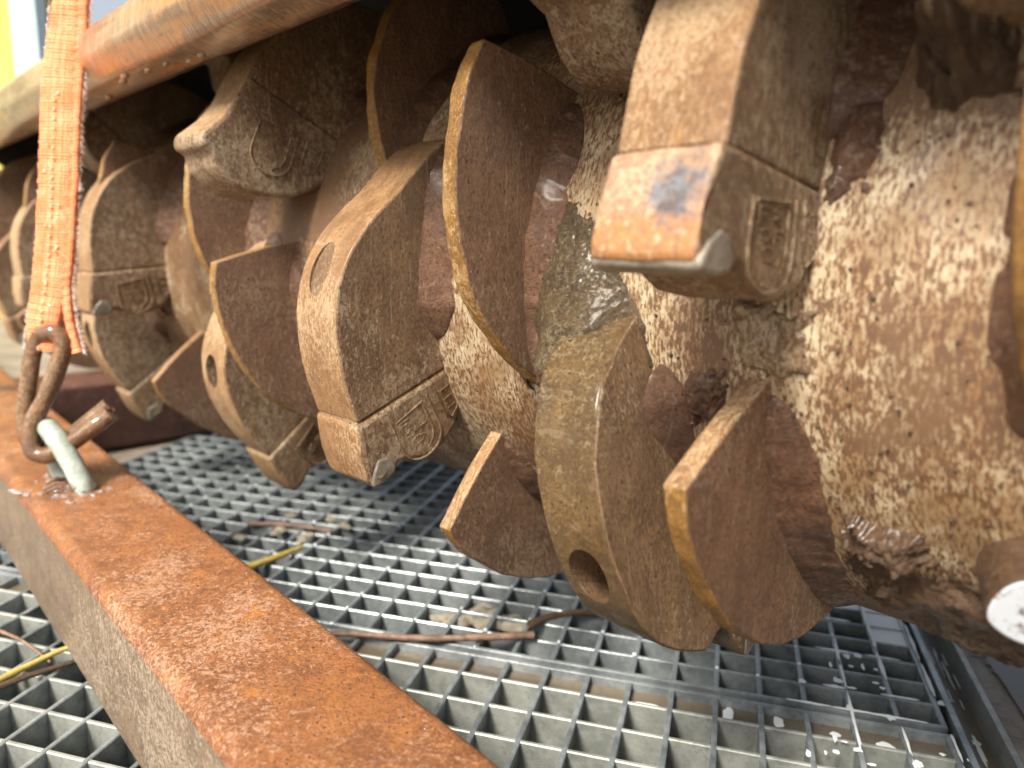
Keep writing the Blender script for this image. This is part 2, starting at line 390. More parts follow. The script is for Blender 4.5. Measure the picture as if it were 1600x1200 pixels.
# right-hand angle frame of the pit
t_ = empty('pit_frame'); tag(t_, 'steel angle frame along the right end of the grating', 'frame')
bm = bmesh.new(); gbox(bm, I1 + .18, I1 + .32, J0, J1, -.05, .003); link('inner_lip', bm, 'galv', t_)
bm = bmesh.new(); gbox(bm, I1 + .32, I1 + 1.1, J0, J1, -.03, -.020); link('channel_web', bm, 'silt', t_)
bm = bmesh.new(); gbox(bm, I1 + 1.1, I1 + 1.24, J0, J1, -.05, .002); link('outer_lip', bm, 'galv_low', t_)

# water films
bm = bmesh.new()
def patch(bm, ci, cj, ri, rj, z, n=22, seed=0, amp=.35):
    vs = []
    for k in range(n):
        a = 2 * math.pi * k / n; q = 1 + amp * noise.noise(Vector((math.cos(a) * 1.4 + seed * 7, math.sin(a) * 1.4, seed)))
        vs.append(bm.verts.new(grid_pt(ci + ri * q * math.cos(a), cj + rj * q * math.sin(a), z)))
    c = bm.verts.new(grid_pt(ci, cj, z + .0004))
    for k in range(n): bm.faces.new((c, vs[k], vs[(k + 1) % n]))
for i in (13, 14, 15):
    for j in range(2, 15):
        if (i == 15 and j > 2 and j != 3) or (i == 14 and j >= 6) or (i == 13 and j > 9):
            n = 24; c = bm.verts.new(grid_pt(i + .5, j + .5, -.0008)); vs = []
            for k in range(n):
                a = 2 * math.pi * k / n; ca, sa = math.cos(a), math.sin(a); q = .47 / max(abs(ca), abs(sa)) ** .9
                vs.append(bm.verts.new(grid_pt(i + .5 + ca * q * (1 + .08 * noise.noise(Vector((a, i, j)))), j + .5 + sa * q * .96, -.0012)))
            for k in range(n): bm.faces.new((c, vs[k], vs[(k + 1) % n]))
for i, j, ri, rj in ((9.45, -1.05, .36, .16), (11.3, -.75, .12, .28), (12.4, -.7, .12, .22), (14.6, -.95, .2, .22), (15.1, -1.9, .15, .25), (13.6, -.8, .12, .1)):
    patch(bm, i, j, ri, rj, -.0065 if j > -1.5 else -.02, seed=i + j)
tag(link('water_film', bm, 'film', None, 30), kind='structure')
bm = bmesh.new()
for k in range(50):
    i = random.uniform(12.8, 17.2); j = random.uniform(-3.5, 3.0)
    patch(bm, i, j, random.uniform(.03, .13), random.uniform(.04, .16), -.0065 if i < I1 and -1.1 < j < -.5 else (-.0195 if i > I1 + .3 else .0012), 10, k, .6)
for k in range(46):
    i = random.choice((random.uniform(15.6, 15.95), random.uniform(16.3, 17.05), random.uniform(14.0, 15.9))); j = random.uniform(-4, 6)
    zz = -.0195 if i > I1 + .32 else .0013
    patch(bm, i if i > I1 else round(i), j, random.uniform(.02, .05), random.uniform(.25, .9), zz, 12, k + 200, .6)  # long wet streaks, their white is painted-in sky reflection
for k in range(14):
    j = random.choice((0, 0, 1, 2, 3, 4, 5)); patch(bm, random.uniform(13, 15.8), j, random.uniform(.2, .7), random.uniform(.04, .06), .0013, 12, k + 300, .5)
tag(link('spatter_puddles', bm, 'film', None, 30), 'splashed water drops and streaks at the right corner of the grating', 'water drops', kind='stuff')
bm = bmesh.new()
patch(bm, 19.5, 3.5, 1.9, 5.0, -.004, 40, 3, .5)
for k in range(50):
    patch(bm, 17.5 + random.uniform(0, 2.2), random.uniform(-2, 6), random.uniform(.05, .3), random.uniform(.04, .2), -.0045, 12, k, .8)
tag(link('puddle', bm, 'water', None, 30), kind='structure')

# ------------------------------------------------------------------ rotor
D = .54; RD = .3865
ax, ay, az = Vector((.6887, -.7238, .0421)).normalized(), Vector((.7245, .6893, 0)).normalized(), None
az = ax.cross(ay)
rot = empty('mulcher_rotor')
mm = Matrix.Identity(4)
for i in range(3): mm[i][0], mm[i][1], mm[i][2] = ax[i], ay[i], az[i]
mm.translation = (.3915, .3709, .3328); rot.matrix_world = mm
tag(rot, 'rusty toothed rotor drum of a forestry mulcher hanging over the steel grating', 'rotor')
def P(s, r, th, out=0.):
    a = R_(th); return Vector((s * D, -r * D * math.cos(a), r * D * math.sin(a)))
def nz(v, f, a): return noise.noise(v * f) * a

# drum
bm = bmesh.new(); NS, NA = 330, 200; S0, S1 = -3.3, 1.1; rings = []
for i in range(NS + 1):
    s = S0 + (S1 - S0) * i / NS; ring = []
    for k in range(NA):
        th = 360 * k / NA; p = P(s, RD, th); n_ = Vector((0, p.y, p.z)).normalized()
        ring.append(bm.verts.new(p + n_ * (nz(p, 9, .0006) + nz(p, 40, .0002))))
    rings.append(ring)
for a, b in zip(rings, rings[1:]):
    for k in range(NA): bm.faces.new((a[k], b[k], b[(k + 1) % NA], a[(k + 1) % NA]))
bm.faces.new(rings[0]); bm.faces.new(rings[-1][::-1])
link('drum', bm, 'drum', rot, 50)

def prism(poly, s0, s1, jit=0., rim_from=0, rim_to=None, cols=1, shear=None):
    """poly: list of (r, theta); side faces slot 0, edge faces rim_from..rim_to slot 1"""
    bm = bmesh.new(); n = len(poly); rim_to = n if rim_to is None else rim_to
    sl = []
    for c in range(cols + 1):
        s = s0 + (s1 - s0) * c / cols; ring = []
        for r, th in poly:
            p = P(s + (shear(r, th, c / cols) if shear else 0), r, th)
            if jit: q = p.copy(); q.x *= 1; p += Vector((0, p.y, p.z)).normalized() * (noise.noise(q * 55) * jit + noise.noise(q * 190) * jit * .5)
            ring.append(bm.verts.new(p))
        sl.append(ring)
    bm.faces.new(sl[0]).material_index = 0; bm.faces.new(sl[-1][::-1]).material_index = 0
    for a, b in zip(sl, sl[1:]):
        for k in range(n):
            f = bm.faces.new((a[k], b[k], b[(k + 1) % n], a[(k + 1) % n])); f.material_index = 1 if rim_from <= k < rim_to else 0
    bmesh.ops.recalc_face_normals(bm, faces=bm.faces)
    return bm
def interp(prof, x):
    for (a, ra), (b, rb) in zip(prof, prof[1:]):
        lo, hi = min(a, b), max(a, b)
        if lo <= x <= hi: return ra + (rb - ra) * (x - a) / (b - a)
    return prof[-1][1]
def catm(vals, per=5):
    pts = smoothpath([Vector((a, b, 0)) for a, b in vals], per); return [(p.x, p.y) for p in pts]

def fillet(name, s, sgn, th0, th1, h, w_, parent, mat='weld', rbase=RD, hfun=None):
    """lumpy weld between a plate face at s and the drum"""
    bm = bmesh.new(); n = max(12, int(abs(th1 - th0) * 1.6)); mq = 7; rows = []
    for i in range(n + 1):
        t = i / n; th = th0 + (th1 - th0) * t; e = min(1, 6 * t, 6 * (1 - t)) ** .5
        row = []
        for k in range(mq + 1):
            u = k / mq
            rr = rbase + h * e * (1 - u) ** 1.5 - .006 * (1 if k == mq else 0)
            ss = s + sgn * (w_ * e * (u ** .85)) - sgn * .003 * (k == 0)
            p = P(ss, rr, th); q = p * 60
            p += Vector((0, p.y, p.z)).normalized() * (noise.noise(q) * .0022 + noise.noise(p * 170) * .0011 + noise.noise(q * .4) * .002) * e
            row.append(bm.verts.new(p))
        rows.append(row)
    for a, b in zip(rows, rows[1:]):
        for k in range(mq): bm.faces.new((a[k], a[k + 1], b[k + 1], b[k]) if sgn > 0 else (a[k + 1], a[k], b[k], b[k + 1]))
    bmesh.ops.recalc_face_normals(bm, faces=bm.faces)
    return link(name, bm, mat, parent, 80)

PLATE = catm([(0, .524), (-4, .527), (-10, .521), (-17, .511), (-24, .495), (-31, .470), (-38, .432), (-45, .390), (-51, .355)], 6)
def plate(s, th0, wide=.022, lbl=None, weld=True, lean=7):
    poly = [(r, th0 + a) for a, r in PLATE]
    nrim = len(poly) - 1
    inner = [(.355, th0 - 40), (.355, th0 - 25), (.355, th0 - 10), (.355, th0 + lean)]
    poly = poly + inner + [(.44, th0 + lean * .48), (.48, th0 + lean * .25)]
    bm = prism(poly, s - wide, s, .0019, 0, nrim)
    # the straight end edge is worn bright too
    for f in bm.faces:
        c = f.calc_center_median(); th = math.degrees(math.atan2(c.z, -c.y)); r = math.hypot(c.y, c.z) / D
        if len(f.verts) == 4 and r > .37 and th > th0 - .6 and f.material_index == 0: f.material_index = 2
    o = link('guard_plate', bm, ['plate', 'plate_rim', 'rim'], rot, 30); bevel(o, .0012, 2)
    if weld:
        fillet('weld_bead', s, 1, th0 + 3.5, th0 - 47, .018, .044, o)
        fillet('weld_bead', s - wide, -1, th0 + 3.5, th0 - 47, .018, .035, o)
    return o
plates = [(-.613, 28.5), (-.327, -15.6), (-1.16, 2), (-.73, -36.5), (-1.32, 31.6), (-.92, 65), (-1.80, 29.5), (-2.47, 29), (-.109, 34), (-1.65, -27),
          (-2.1, -5), (-2.75, -20), (-2.95, 24)]
for s, t in plates: plate(s, t)

# cap profile in a local frame (u radial from the cutting tip, v backwards along the rim)
CAPP = [(0, 0), (-.018, -.0035), (-.036, -.001), (-.050, -.001), (-.064, -.009), (-.085, -.0195), (-.108, -.0235), (-.130, -.0215), (-.152, -.012), (-.169, .004), (-.180, .024), (-.185, .045), (-.186, .066)]
CAPR = [(-.021, .084), (-.013, .062), (-.006, .04), (-.001, .015)]
def frame(rt, tt, rotd):
    a = R_(tt + rotd); o = P(0, rt, tt)
    ur = Vector((0, -math.cos(a), math.sin(a))); vt = Vector((0, math.sin(a), math.cos(a)))
    return lambda s, u, v: o + ur * (u * D) + vt * (v * D) + Vector((s * D, 0, 0))
def extr(F, poly, s0, s1, mats, parent, name, rimset=(), bev=.003, seg=3, jit=.0, taper=0.):
    bm = bmesh.new(); sl = []
    for c, s in enumerate((s0, (s0 * 3 + s1) / 4, (s0 + s1) / 2, (s0 + 3 * s1) / 4, s1)):
        ring = []
        for u, v in poly:
            p = F(s, u, v)
            if jit: p += Vector((noise.noise(p * 60), noise.noise(p * 60 + Vector((9, 0, 0))), noise.noise(p * 60 + Vector((0, 9, 0))))) * jit
            ring.append(bm.verts.new(p))
        sl.append(ring)
    n = len(poly); bm.faces.new(sl[0]); bm.faces.new(sl[-1][::-1])
    for a, b in zip(sl, sl[1:]):
        for k in range(n):
            f = bm.faces.new((a[k], b[k], b[(k + 1) % n], a[(k + 1) % n])); f.material_index = 1 if k in rimset else 0
    bmesh.ops.recalc_face_normals(bm, faces=bm.faces)
    o = link(name, bm, mats, parent, 35)
    if bev: bevel(o, bev, seg, 38)
    return o
def emblem(F, s, parent, side=1):
    """embossed shield with a double inner edge, worn characters, and a small lettered panel"""
    bm = bmesh.new()
    kr = random.Random(int(abs(s) * 777)).uniform(.45, 1.0)
    def ridge(pts, r): r *= kr; tube(bm, [F(s, u, v) for u, v in pts], r, 6, 0, True, 1)
    def arc(u0, u1, v, n=7, d=.02):
        return [((u0 + u1) / 2 + (u0 - u1) / 2 * math.cos(math.pi * k / n), v - d * math.sin(math.pi * k / n)) for k in range(n + 1)]
    ridge([(-.064, .052)] + [(-.062, .022)] + arc(-.062, -.128, .008, 9, .026) + [(-.128, .055)], 0.0012)
    ridge([(-.070, .050), (-.119, .052)], .0009)
    ridge([(-.117, .046), (-.117, .012)] + [(-.112, .0), (-.10, -.008)], .0009)
    ridge([(-.143, .056), (-.144, .012), (-.150, .004), (-.165, .012), (-.171, .026), (-.173, .052)], .0011)
    # worn characters F E F stacked, and a small scroll
    rnd = random.Random(int(abs(s) * 1000))
    def st(a): ridge([(-.072 - x * .038, .046 - y * .044) for x, y in a], .0008) if rnd.random() > .15 else None
    st([(.05, .0), (.05, .28)]); st([(.05, .0), (.45, .02)]); st([(.05, .14), (.35, .14)])
    st([(.6, .05), (.85, .1), (.6, .2), (.9, .28)])
    st([(.1, .42), (.4, .36), (.55, .5), (.3, .58), (.1, .52)]); st([(.7, .38), (.7, .62)]); st([(.7, .38), (1.0, .38)]); st([(.7, .5), (.95, .5)])
    st([(.2, .72), (.5, .68), (.8, .78), (.6, .92), (.35, .9)])
    for q in range(3):
        v0 = .046 - q * .014
        ridge([(-.150, v0), (-.164, v0)], .0008); ridge([(-.150, v0), (-.151, v0 - .008)], .0008); ridge([(-.157, v0), (-.158, v0 - .006)], .0008)
        if q == 1: ridge([(-.164, v0), (-.164, v0 - .008)], .0008)
    return link('emblem', bm, 'face', parent, 60)

HOLD = catm([(8.9, .533), (15, .535), (21, .534), (26, .527), (31, .512), (36, .486), (42.5, .447), (48.5, .424), (53, .405), (57, .380), (60, .350)], 4)
def tooth(sf, tt, rt=.553, width=.100, rotd=0, outer=None, hole=None, fill=False, capmat=None, rimmat='rim', emb=True, fine=True, carbide=True, label=None, weld=True, cappol=None, shear=None):
    s0, s1 = sf - width, sf
    if outer is None: outer = [(tt + a, r + (rt - .553)) for a, r in HOLD]
    F = frame(rt, tt, rotd)
    # holder: rim outline, then back down to the drum and along the notch line
    poly = [(r, th) for th, r in outer]; nr = len(poly) - 1
    nin = F(0, -.186, .066); ri, ti = math.hypot(nin.y, nin.z) / D, math.degrees(math.atan2(nin.z, -nin.y))
    th_end = outer[-1][0]
    poly += [(.345, th_end - 8), (.345, (th_end + ti) / 2), (.345, ti + 4), (ri, ti)]
    bm = prism(poly, s0 + .002, s1 - .0025, .0007, 0, nr, 4 if fine else 1, shear)
    o = link('tooth_holder', bm, ['face', rimmat], rot, 35); bevel(o, .0016, 2, 42)
    if label: o['label'] = label
    if hole:
        rh = interp(outer, hole); cb_ = bmesh.new()
        c0 = P((s0 + s1) / 2 - .006, rh, hole); a = R_(hole)
        rad = Vector((0, -math.cos(a), math.sin(a))); tan = Vector((0, math.sin(a), math.cos(a)))
        ang = R_(62 if fill else 40); dirv = (rad * math.sin(ang) + tan * math.cos(ang)).normalized()
        dep = .013 if fill else .09
        mtx = Matrix.Translation(c0 + dirv * (.04 * D - dep * D / 2 + .03 * D) ) @ dirv.to_track_quat('Z', 'Y').to_matrix().to_4x4()
        L = (.08 + dep + .06) * D / 1
        if fill:
            pa, pb = P(0, interp(outer, hole + 3), hole + 3), P(0, interp(outer, hole - 3), hole - 3)
            tan = (pa - pb).normalized(); rad = Vector((0, tan.z, -tan.y)); rad = rad if rad.y < 0 else -rad
            mf = Matrix.Identity(4)
            for q_ in range(3): mf[q_][0], mf[q_][1], mf[q_][2] = (1, 0, 0)[q_], tan[q_] * 1.75, rad[q_]
            mf.translation = c0 + rad * (.02 - .0022)
            bmesh.ops.create_cone(cb_, segments=36, radius1=.0205 * D, radius2=.024 * D, depth=.04, cap_ends=True, matrix=mf)
            bmesh.ops.recalc_face_normals(cb_, faces=cb_.faces)
        else: bmesh.ops.create_cone(cb_, segments=28, radius1=(.030 if fill else .024) * D, radius2=(.030 if fill else .024) * D, depth=L, cap_ends=True, matrix=Matrix.Translation(c0 + dirv * (L / 2 - dep * D)) @ dirv.to_track_quat('Z', 'Y').to_matrix().to_4x4())
        cme = bpy.data.meshes.new('cut'); cb_.to_mesh(cme); cb_.free(); cut = bpy.data.objects.new('cut', cme); C.objects.link(cut); cut.matrix_world = rot.matrix_world
        cme.materials.append(M['face']); bpy.context.view_layer.update()
        bake(o, [cut])
        if fill: bb = None
        else: bb = bmesh.new()
        if bb: bmesh.ops.create_cone(bb, segments=6, radius1=.013 * D, radius2=.013 * D, depth=.012, cap_ends=True, matrix=Matrix.Translation(c0 - dirv * (dep * D - .004)) @ dirv.to_track_quat('Z', 'Y').to_matrix().to_4x4())
        if bb: link('bolt', bb, 'weld', o, 30)
    cp = [(u, v) for u, v in CAPP] + CAPR
    ncap = len(CAPP)
    cm = capmat or rimmat
    cap = extr(F, cp, s0, s1, ['face', cm], o, 'tooth_cap', set(range(ncap, ncap + len(CAPR))), .0042, 4, .0016)
    if cappol:
        bpy.data.objects.remove(cap)
        cap = extr(lambda s_, r, t: P(s_, r, t), cappol, s0, s1, ['face', cm], o, 'tooth_cap', {len(cappol) - 1, 0, 1, 2}, .0075, 4, .0025)
    if carbide: carb = extr(F, [(-.003, -.004), (-.022, -.0080), (-.040, -.0060), (-.047, .004), (-.040, .020), (-.026, .026), (-.012, .016), (-.004, .006)], s0 + .001, s1 + .0014, ['carbide', 'carbide'], o, 'carbide_insert', (), .0022, 3, .0005)
    if emb: emblem(F, s1 + .0004, o)
    if weld:
        te = th_end - 3
        fillet('weld_bead', s1 - .0025, 1, te, max(ti + 6, te - 46), .022, .048, o)
        fillet('weld_bead', s0 + .002, -1, te, max(ti + 6, te - 46), .018, .036, o)
    return o
tooth(-.295, 3.8, .552, capmat='capmark', hole=None, label='tooth holder with bright orange end and blue grey smudge')
Cout = catm([(-2, .375), (-5, .415), (-8, .445), (-10, .466), (-14, .492), (-18, .512), (-24, .532), (-31, .545), (-37, .541), (-43, .524), (-48.5, .503)], 4)
tooth(-.402, -58, .487, .084, rotd=14, outer=Cout, hole=-29, rimmat='rimwet', weld=False, shear=lambda r, t, c: -.0024 * max(0, t + 30), label='wet tooth holder with an open bolt hole')
tooth(-.80, -27.6, .553, .102, hole=2.0, fill=True, label='tooth holder with filled oval recess in its rim')
tooth(-1.12, 20.5, .572, carbide=False, label='tooth holder with a broken ragged tip', cappol=[(.5525, 31.5), (.556, 27), (.562, 24), (.584, 20.2), (.580, 18.4), (.564, 18.2), (.553, 16.2), (.53, 14.6), (.504, 13.8), (.465, 14.3), (.430, 15.6), (.400, 18.3), (.380, 22), (.368, 26), (.366, 30), (.368, 33.5)])
tooth(-1.24, -47, .545, hole=-19, carbide=False)
tooth(-1.76, -10.5, .553, .10)
tooth(-1.90, -43, .553, hole=-17.7, rimmat='rim')
tooth(-2.45, -14, .548, carbide=False)
tooth(-.455, 31, .56, emb=False, carbide=False)
tooth(-.13, 27, .475, .09, emb=False, carbide=False, weld=False)
for s, t in ((-1.6, 55), (-2.2, 35), (-2.9, 5), (-.02, 70), (.12, -5), (-2.85, -30)):
    tooth(s, t, .553, emb=False, fine=False)
# mud packed behind the near tooth and under the drum
def caked(name, s0, s1, t0, t1, h, mat, rough=1., seed=0):
    """rough layer caked or welded on the drum, fading out at its ragged border"""
    bm = bmesh.new(); n = 64; rows = []
    for i in range(n + 1):
        row = []
        for k in range(n + 1):
            u, v = i / n, k / n; s_, t_ = s0 + (s1 - s0) * u, t0 + (t1 - t0) * v; p = P(s_, RD, t_)
            q = p * 45 + Vector((seed, 0, 0)); f = noise.noise(q) * .5 + noise.noise(q * 2.7) * .3 + noise.noise(q * 7) * .16 + noise.noise(q * 17) * .08
            e = min(u, 1 - u, v, 1 - v) * 3.4 + f * .9 - .10; e = max(0., min(1., e)); e = e * e * (3 - 2 * e)
            r = RD - .006 + (h * (1 + f * rough) + .006) * e
            row.append(bm.verts.new(P(s_, r, t_)))
        rows.append(row)
    for a, b in zip(rows, rows[1:]):
        for k in range(n): bm.faces.new((a[k], b[k], b[k + 1], a[k + 1]))
    return link(name, bm, mat, rot, 70)
caked('caked_mud', -.285, -.185, -35, -27.5, .020, 'mud', 1.3, 3)
caked('caked_mud', -.262, -.090, 22, 46, .070, 'mud', .45, 8)
caked('caked_mud', -.30, -.02, -60, -33, .010, 'mud', 1.6, 5)
def root_ramp():
    # weld and grime that carry the rim of the wet holder smoothly down on to the drum
    bm = bmesh.new(); n = 96; rows = []
    for i in range(n + 1):
        th = -10.5 + 28.5 * i / n; row = []; ee = min(1, 5 * i / n)
        rt = -.470 - .0036 * (th + 12)
        k_ = [(-14, .104), (-11, .080), (-8, .056), (-5, .037), (0, .020), (6, .009), (12, .003), (18, .0)]
        hh = interp(k_, th)
        for k in range(n + 1):
            u = k / n; s_ = -.64 + (rt + .055 + .64) * u; p = P(s_, RD, th)
            l = max(0, min(1, (s_ + .64) / .085)); r = max(0, min(1, (rt + .05 - s_) / .075))
            e = l * l * (3 - 2 * l) * r * r * (3 - 2 * r)
            q = p * 70; f = noise.noise(q) * .5 + noise.noise(q * 2.9) * .35 + noise.noise(q * 8) * .3
            row.append(bm.verts.new(P(s_, RD - .004 + (hh + .0045) * e + f * .0045 * min(1, 3 * e) - .02 * (1 - ee), th)))
        rows.append(row)
    for a, b in zip(rows, rows[1:]):
        for k in range(n): bm.faces.new((a[k], a[k + 1], b[k + 1], b[k]))
    bmesh.ops.recalc_face_normals(bm, faces=bm.faces)
    return link('root_weld', bm, 'ramp', rot, 80)
root_ramp()
fillet('weld_bead', -.442, 1, -10, -40, .035, .030, rot)
caked('weld_pad', -.375, -.27, -11, 2, .005, 'face', .9, 2)
caked('weld_pad', -.305, -.245, 8, 32, .006, 'weld', .8, 6)
caked('caked_mud', -.42, -.365, -20, -8, .010, 'weld', 1.2, 9)
# dirt crumbs and drops stuck on the drum and plates
bm = bmesh.new()
for k in range(420):
    s = random.uniform(-.6, .05); t = random.uniform(-45, 22)
    blob(bm, P(s, RD + .001, t), random.uniform(.0004, .0012), (1, 1, 1), 1, .5, 3, k)
tag(link('dirt_crumbs', bm, 'mud', rot), kind='stuff')
# added boss at the right end, white end colour stands in for sky glare
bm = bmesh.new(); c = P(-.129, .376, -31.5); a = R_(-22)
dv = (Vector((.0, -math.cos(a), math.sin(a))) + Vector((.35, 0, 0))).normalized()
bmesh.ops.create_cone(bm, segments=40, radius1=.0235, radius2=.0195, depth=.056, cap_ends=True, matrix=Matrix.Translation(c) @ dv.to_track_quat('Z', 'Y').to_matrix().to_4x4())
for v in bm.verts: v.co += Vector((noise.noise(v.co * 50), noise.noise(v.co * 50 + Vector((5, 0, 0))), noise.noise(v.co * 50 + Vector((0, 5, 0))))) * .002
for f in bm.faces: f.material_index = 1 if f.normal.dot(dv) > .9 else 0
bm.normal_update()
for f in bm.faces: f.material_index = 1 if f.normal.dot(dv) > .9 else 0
o = link('glare_boss', bm, ['mud', 'white'], rot, 40); bevel(o, .002, 3); o['label'] = 'added blunt boss with sky glare painted white on its end'

# ------------------------------------------------------------------ hood and flap tube above the rotor (rotor frame)
fl = empty('flap_tube'); fl.matrix_world = mm
tag(fl, 'thick brown and orange rust streaked tube running diagonally above the toothed drum', 'tube')
bm = bmesh.new(); cy, cz, pr_ = -.531 * D, .362 * D, .0606 * D
pts = [(x * D, cy, cz) for x in [-3.4 + 4.9 * k / 160 for k in range(161)]]
tube(bm, pts, pr_, 56, .03)
for v in bm.verts:
    a = math.atan2(v.co.z - cz, v.co.y - cy) + .12; k_ = math.cos(math.pi / 9) / math.cos(((a) % (2 * math.pi / 9)) - math.pi / 9)
    k_ = 1 + (k_ - 1) * .85; v.co.y = cy + (v.co.y - cy) * k_ * 1.02; v.co.z = cz + (v.co.z - cz) * k_ * 1.02
link('tube_body', bm, 'pipe', fl, 60)
bm = bmesh.new()
for k in range(9):
    s = random.uniform(-1.9, -1.0); a = R_(-70 + random.uniform(-14, 10))
    blob(bm, (s * D, cy - math.cos(a) * pr_ * .98, cz + math.sin(a) * pr_ * .98), random.uniform(.0025, .0045), (1.6, .8, .8), 2, .3, 2, k)
tag(link('rust_drips', bm, 'pipe', fl), kind='stuff')
hd = empty('rotor_hood'); hd.matrix_world = mm
tag(hd, 'dark steel hood curving over the top of the toothed drum', 'hood')
bm = bmesh.new()
def arc_sheet(bm, r, t, th0, th1, s0, s1, n=40):
    rows = []
    for k in range(n + 1):
        th = th0 + (th1 - th0) * k / n; rows.append([bm.verts.new(P(s, q, th)) for q in (r, r + t) for s in (s0, s1)])
    for a, b in zip(rows, rows[1:]):
        for q in ((0, 1), (1, 3), (3, 2), (2, 0)): bm.faces.new((a[q[0]], a[q[1]], b[q[1]], b[q[0]]))
    bm.faces.new([rows[0][i] for i in (0, 1, 3, 2)]); bm.faces.new([rows[-1][i] for i in (2, 3, 1, 0)])
    bmesh.ops.recalc_face_normals(bm, faces=bm.faces)
arc_sheet(bm, .655, .02, 36, 184, -3.35, 1.2)
link('hood_shell', bm, 'hood', hd, 40)
bm = bmesh.new(); pol = [(.68, t) for t in range(40, 179, 6)] + [(.3, 178), (.3, 40)]
b2 = prism(pol, -3.37, -3.35); link('end_plate', b2, ['hood', 'hood'], hd)
b2 = prism(pol, 1.2, 1.22); link('end_plate', b2, ['hood', 'hood'], hd)  # unseen right end plate, added to cut skylight on the tooth side faces
bm.free()

# ------------------------------------------------------------------ foreground beam
bd = Vector((.6836, -.7298, 0)).normalized(); bn = Vector((.7298, .6836, 0)).normalized(); b0 = Vector((-.37, .5773, 0))
def rhs(name, org, d, n, w_, h, L0, L1, rad, mats, parent, tilt=0., wall=.006):
    bm = bmesh.new(); sec = []
    for cx, cz_, a0 in ((w_ - rad, h - rad, 0), (rad, h - rad, 90), (rad, rad, 180), (w_ - rad, rad, 270)):
        for k in range(6): a = R_(a0 + 18 * k); sec.append((cx + rad * math.cos(a), cz_ + rad * math.sin(a)))
    N = 60; rings = []
    for i in range(N + 1):
        L = L0 + (L1 - L0) * i / N
        rings.append([bm.verts.new(org + d * L + n * (x + noise.noise(Vector((L * 9, x * 30, z * 30))) * .0006) + Vector((0, 0, z + noise.noise(Vector((L * 7, x * 20, z * 20 + 5))) * .0006))) for x, z in sec])
    m_ = len(sec)
    for a, b in zip(rings, rings[1:]):
        for k in range(m_):
            f = bm.faces.new((a[k], b[k], b[(k + 1) % m_], a[(k + 1) % m_]))
            c = f.calc_center_median(); top = c.z > h - rad * .9 if True else 0
            f.material_index = 0 if top else 1
    bm.faces.new(rings[0]); bm.faces.new(rings[-1][::-1]); bmesh.ops.recalc_face_normals(bm, faces=bm.faces)
    return link(name, bm, mats, parent, 50)
be = empty('steel_beam', b0); tag(be, 'orange rusty square steel beam lying diagonally across the near grating', 'beam')
o = rhs('box_section', Vector((0, 0, 0)), bd, bn, .098, .105, -1.9, .75, .010, ['beam', 'beam_side'], be)

def W(x, y, z): return Vector((x, y, z + .36))
# mounting eye standing on the beam, a part of it
bm = bmesh.new()
ctr = Vector((-.408, .679, .132)); ex = Vector((.78, -.50, 0)).normalized()
pts = []
A0, A1 = Vector((-.3905, .6650, .100)), Vector((-.4205, .6885, .100))
pk = (A0 + A1) / 2
uu = (A0 - A1).normalized(); hw = (A0 - A1).length / 2
for k in range(25):
    a = R_(-8 + 196 * k / 24); pts.append(pk + uu * hw * math.cos(a) * 1.15 + Vector((-.024, .006, 0)) * math.sin(a) + Vector((0, 0, 1)) * (.010 + .047 * max(0, math.sin(a))))
pts = [A0 + Vector((0, 0, -.004))] + pts + [A1 + Vector((0, 0, -.004))]
tube(bm, [p - b0 for p in pts], .0094, 18, .10)
link('mounting_eye', bm, 'ring', be, 60)
bm = bmesh.new()
for q, A_ in enumerate((A0, A1)):
    for k in range(5): blob(bm, A_ - b0 + Vector((random.gauss(0, .004), random.gauss(0, .004), .006)), .006, (1.2, 1.2, .5), 2, .5, 3, k + q)
link('weld_collar', bm, 'weld', be, 60)

# ------------------------------------------------------------------ strap with hook
sp = empty('lashing_strap', (-.425, .70, .22)); tag(sp, 'frayed orange webbing strap hooked to the ring on the rusty beam', 'strap')
so_ = Vector((-.425, .70, .22))
def ribbon(name, path, widths, thick, mat, ydir, nseg=14, waves=.0005):
    bm = bmesh.new(); uvl = bm.loops.layers.uv.new('UVMap')
    P_ = smoothpath(path, 12); n = len(P_); rows = []; L = 0; Ls = []
    for i, p in enumerate(P_):
        if i: L += (p - P_[i - 1]).length
        Ls.append(L); f = i / (n - 1) * (len(widths) - 1); k = min(int(f), len(widths) - 2); wd = widths[k] + (widths[k + 1] - widths[k]) * (f - k)
        t = (P_[min(i + 1, n - 1)] - P_[max(i - 1, 0)]).normalized(); x = (Vector((1, 0, 0)) - t * t.x).normalized(); y = t.cross(x).normalized()
        row = []
        for q in range(nseg * 2):
            a = 2 * math.pi * q / (nseg * 2); ca, sa = math.cos(a), math.sin(a)
            ex_ = math.copysign(abs(ca) ** .55, ca); ey = math.copysign(abs(sa) ** .55, sa)
            pp = p + x * ex_ * wd / 2 + y * ey * thick / 2
            pp += y * (math.sin(L * 785) * waves * 1.3 * (1 if ey < 0 else 1)) + x * noise.noise(pp * 160) * .0006 + y * noise.noise(pp * 60) * .0012
            row.append(bm.verts.new(pp - so_))
        rows.append(row)
    m_ = nseg * 2
    for i, (a, b) in enumerate(zip(rows, rows[1:])):
        for k in range(m_):
            f = bm.faces.new((a[k], a[(k + 1) % m_], b[(k + 1) % m_], b[k]))
            for lp, (ii, kk) in zip(f.loops, ((i, k), (i, k + 1), (i + 1, k + 1), (i + 1, k))):
                lp[uvl].uv = (abs((kk / m_) * 2 - 1), Ls[ii] * 2)
    bm.faces.new(rows[0]); bm.faces.new(rows[-1][::-1]); bmesh.ops.recalc_face_normals(bm, faces=bm.faces)
    return link(name, bm, mat, sp, 60)
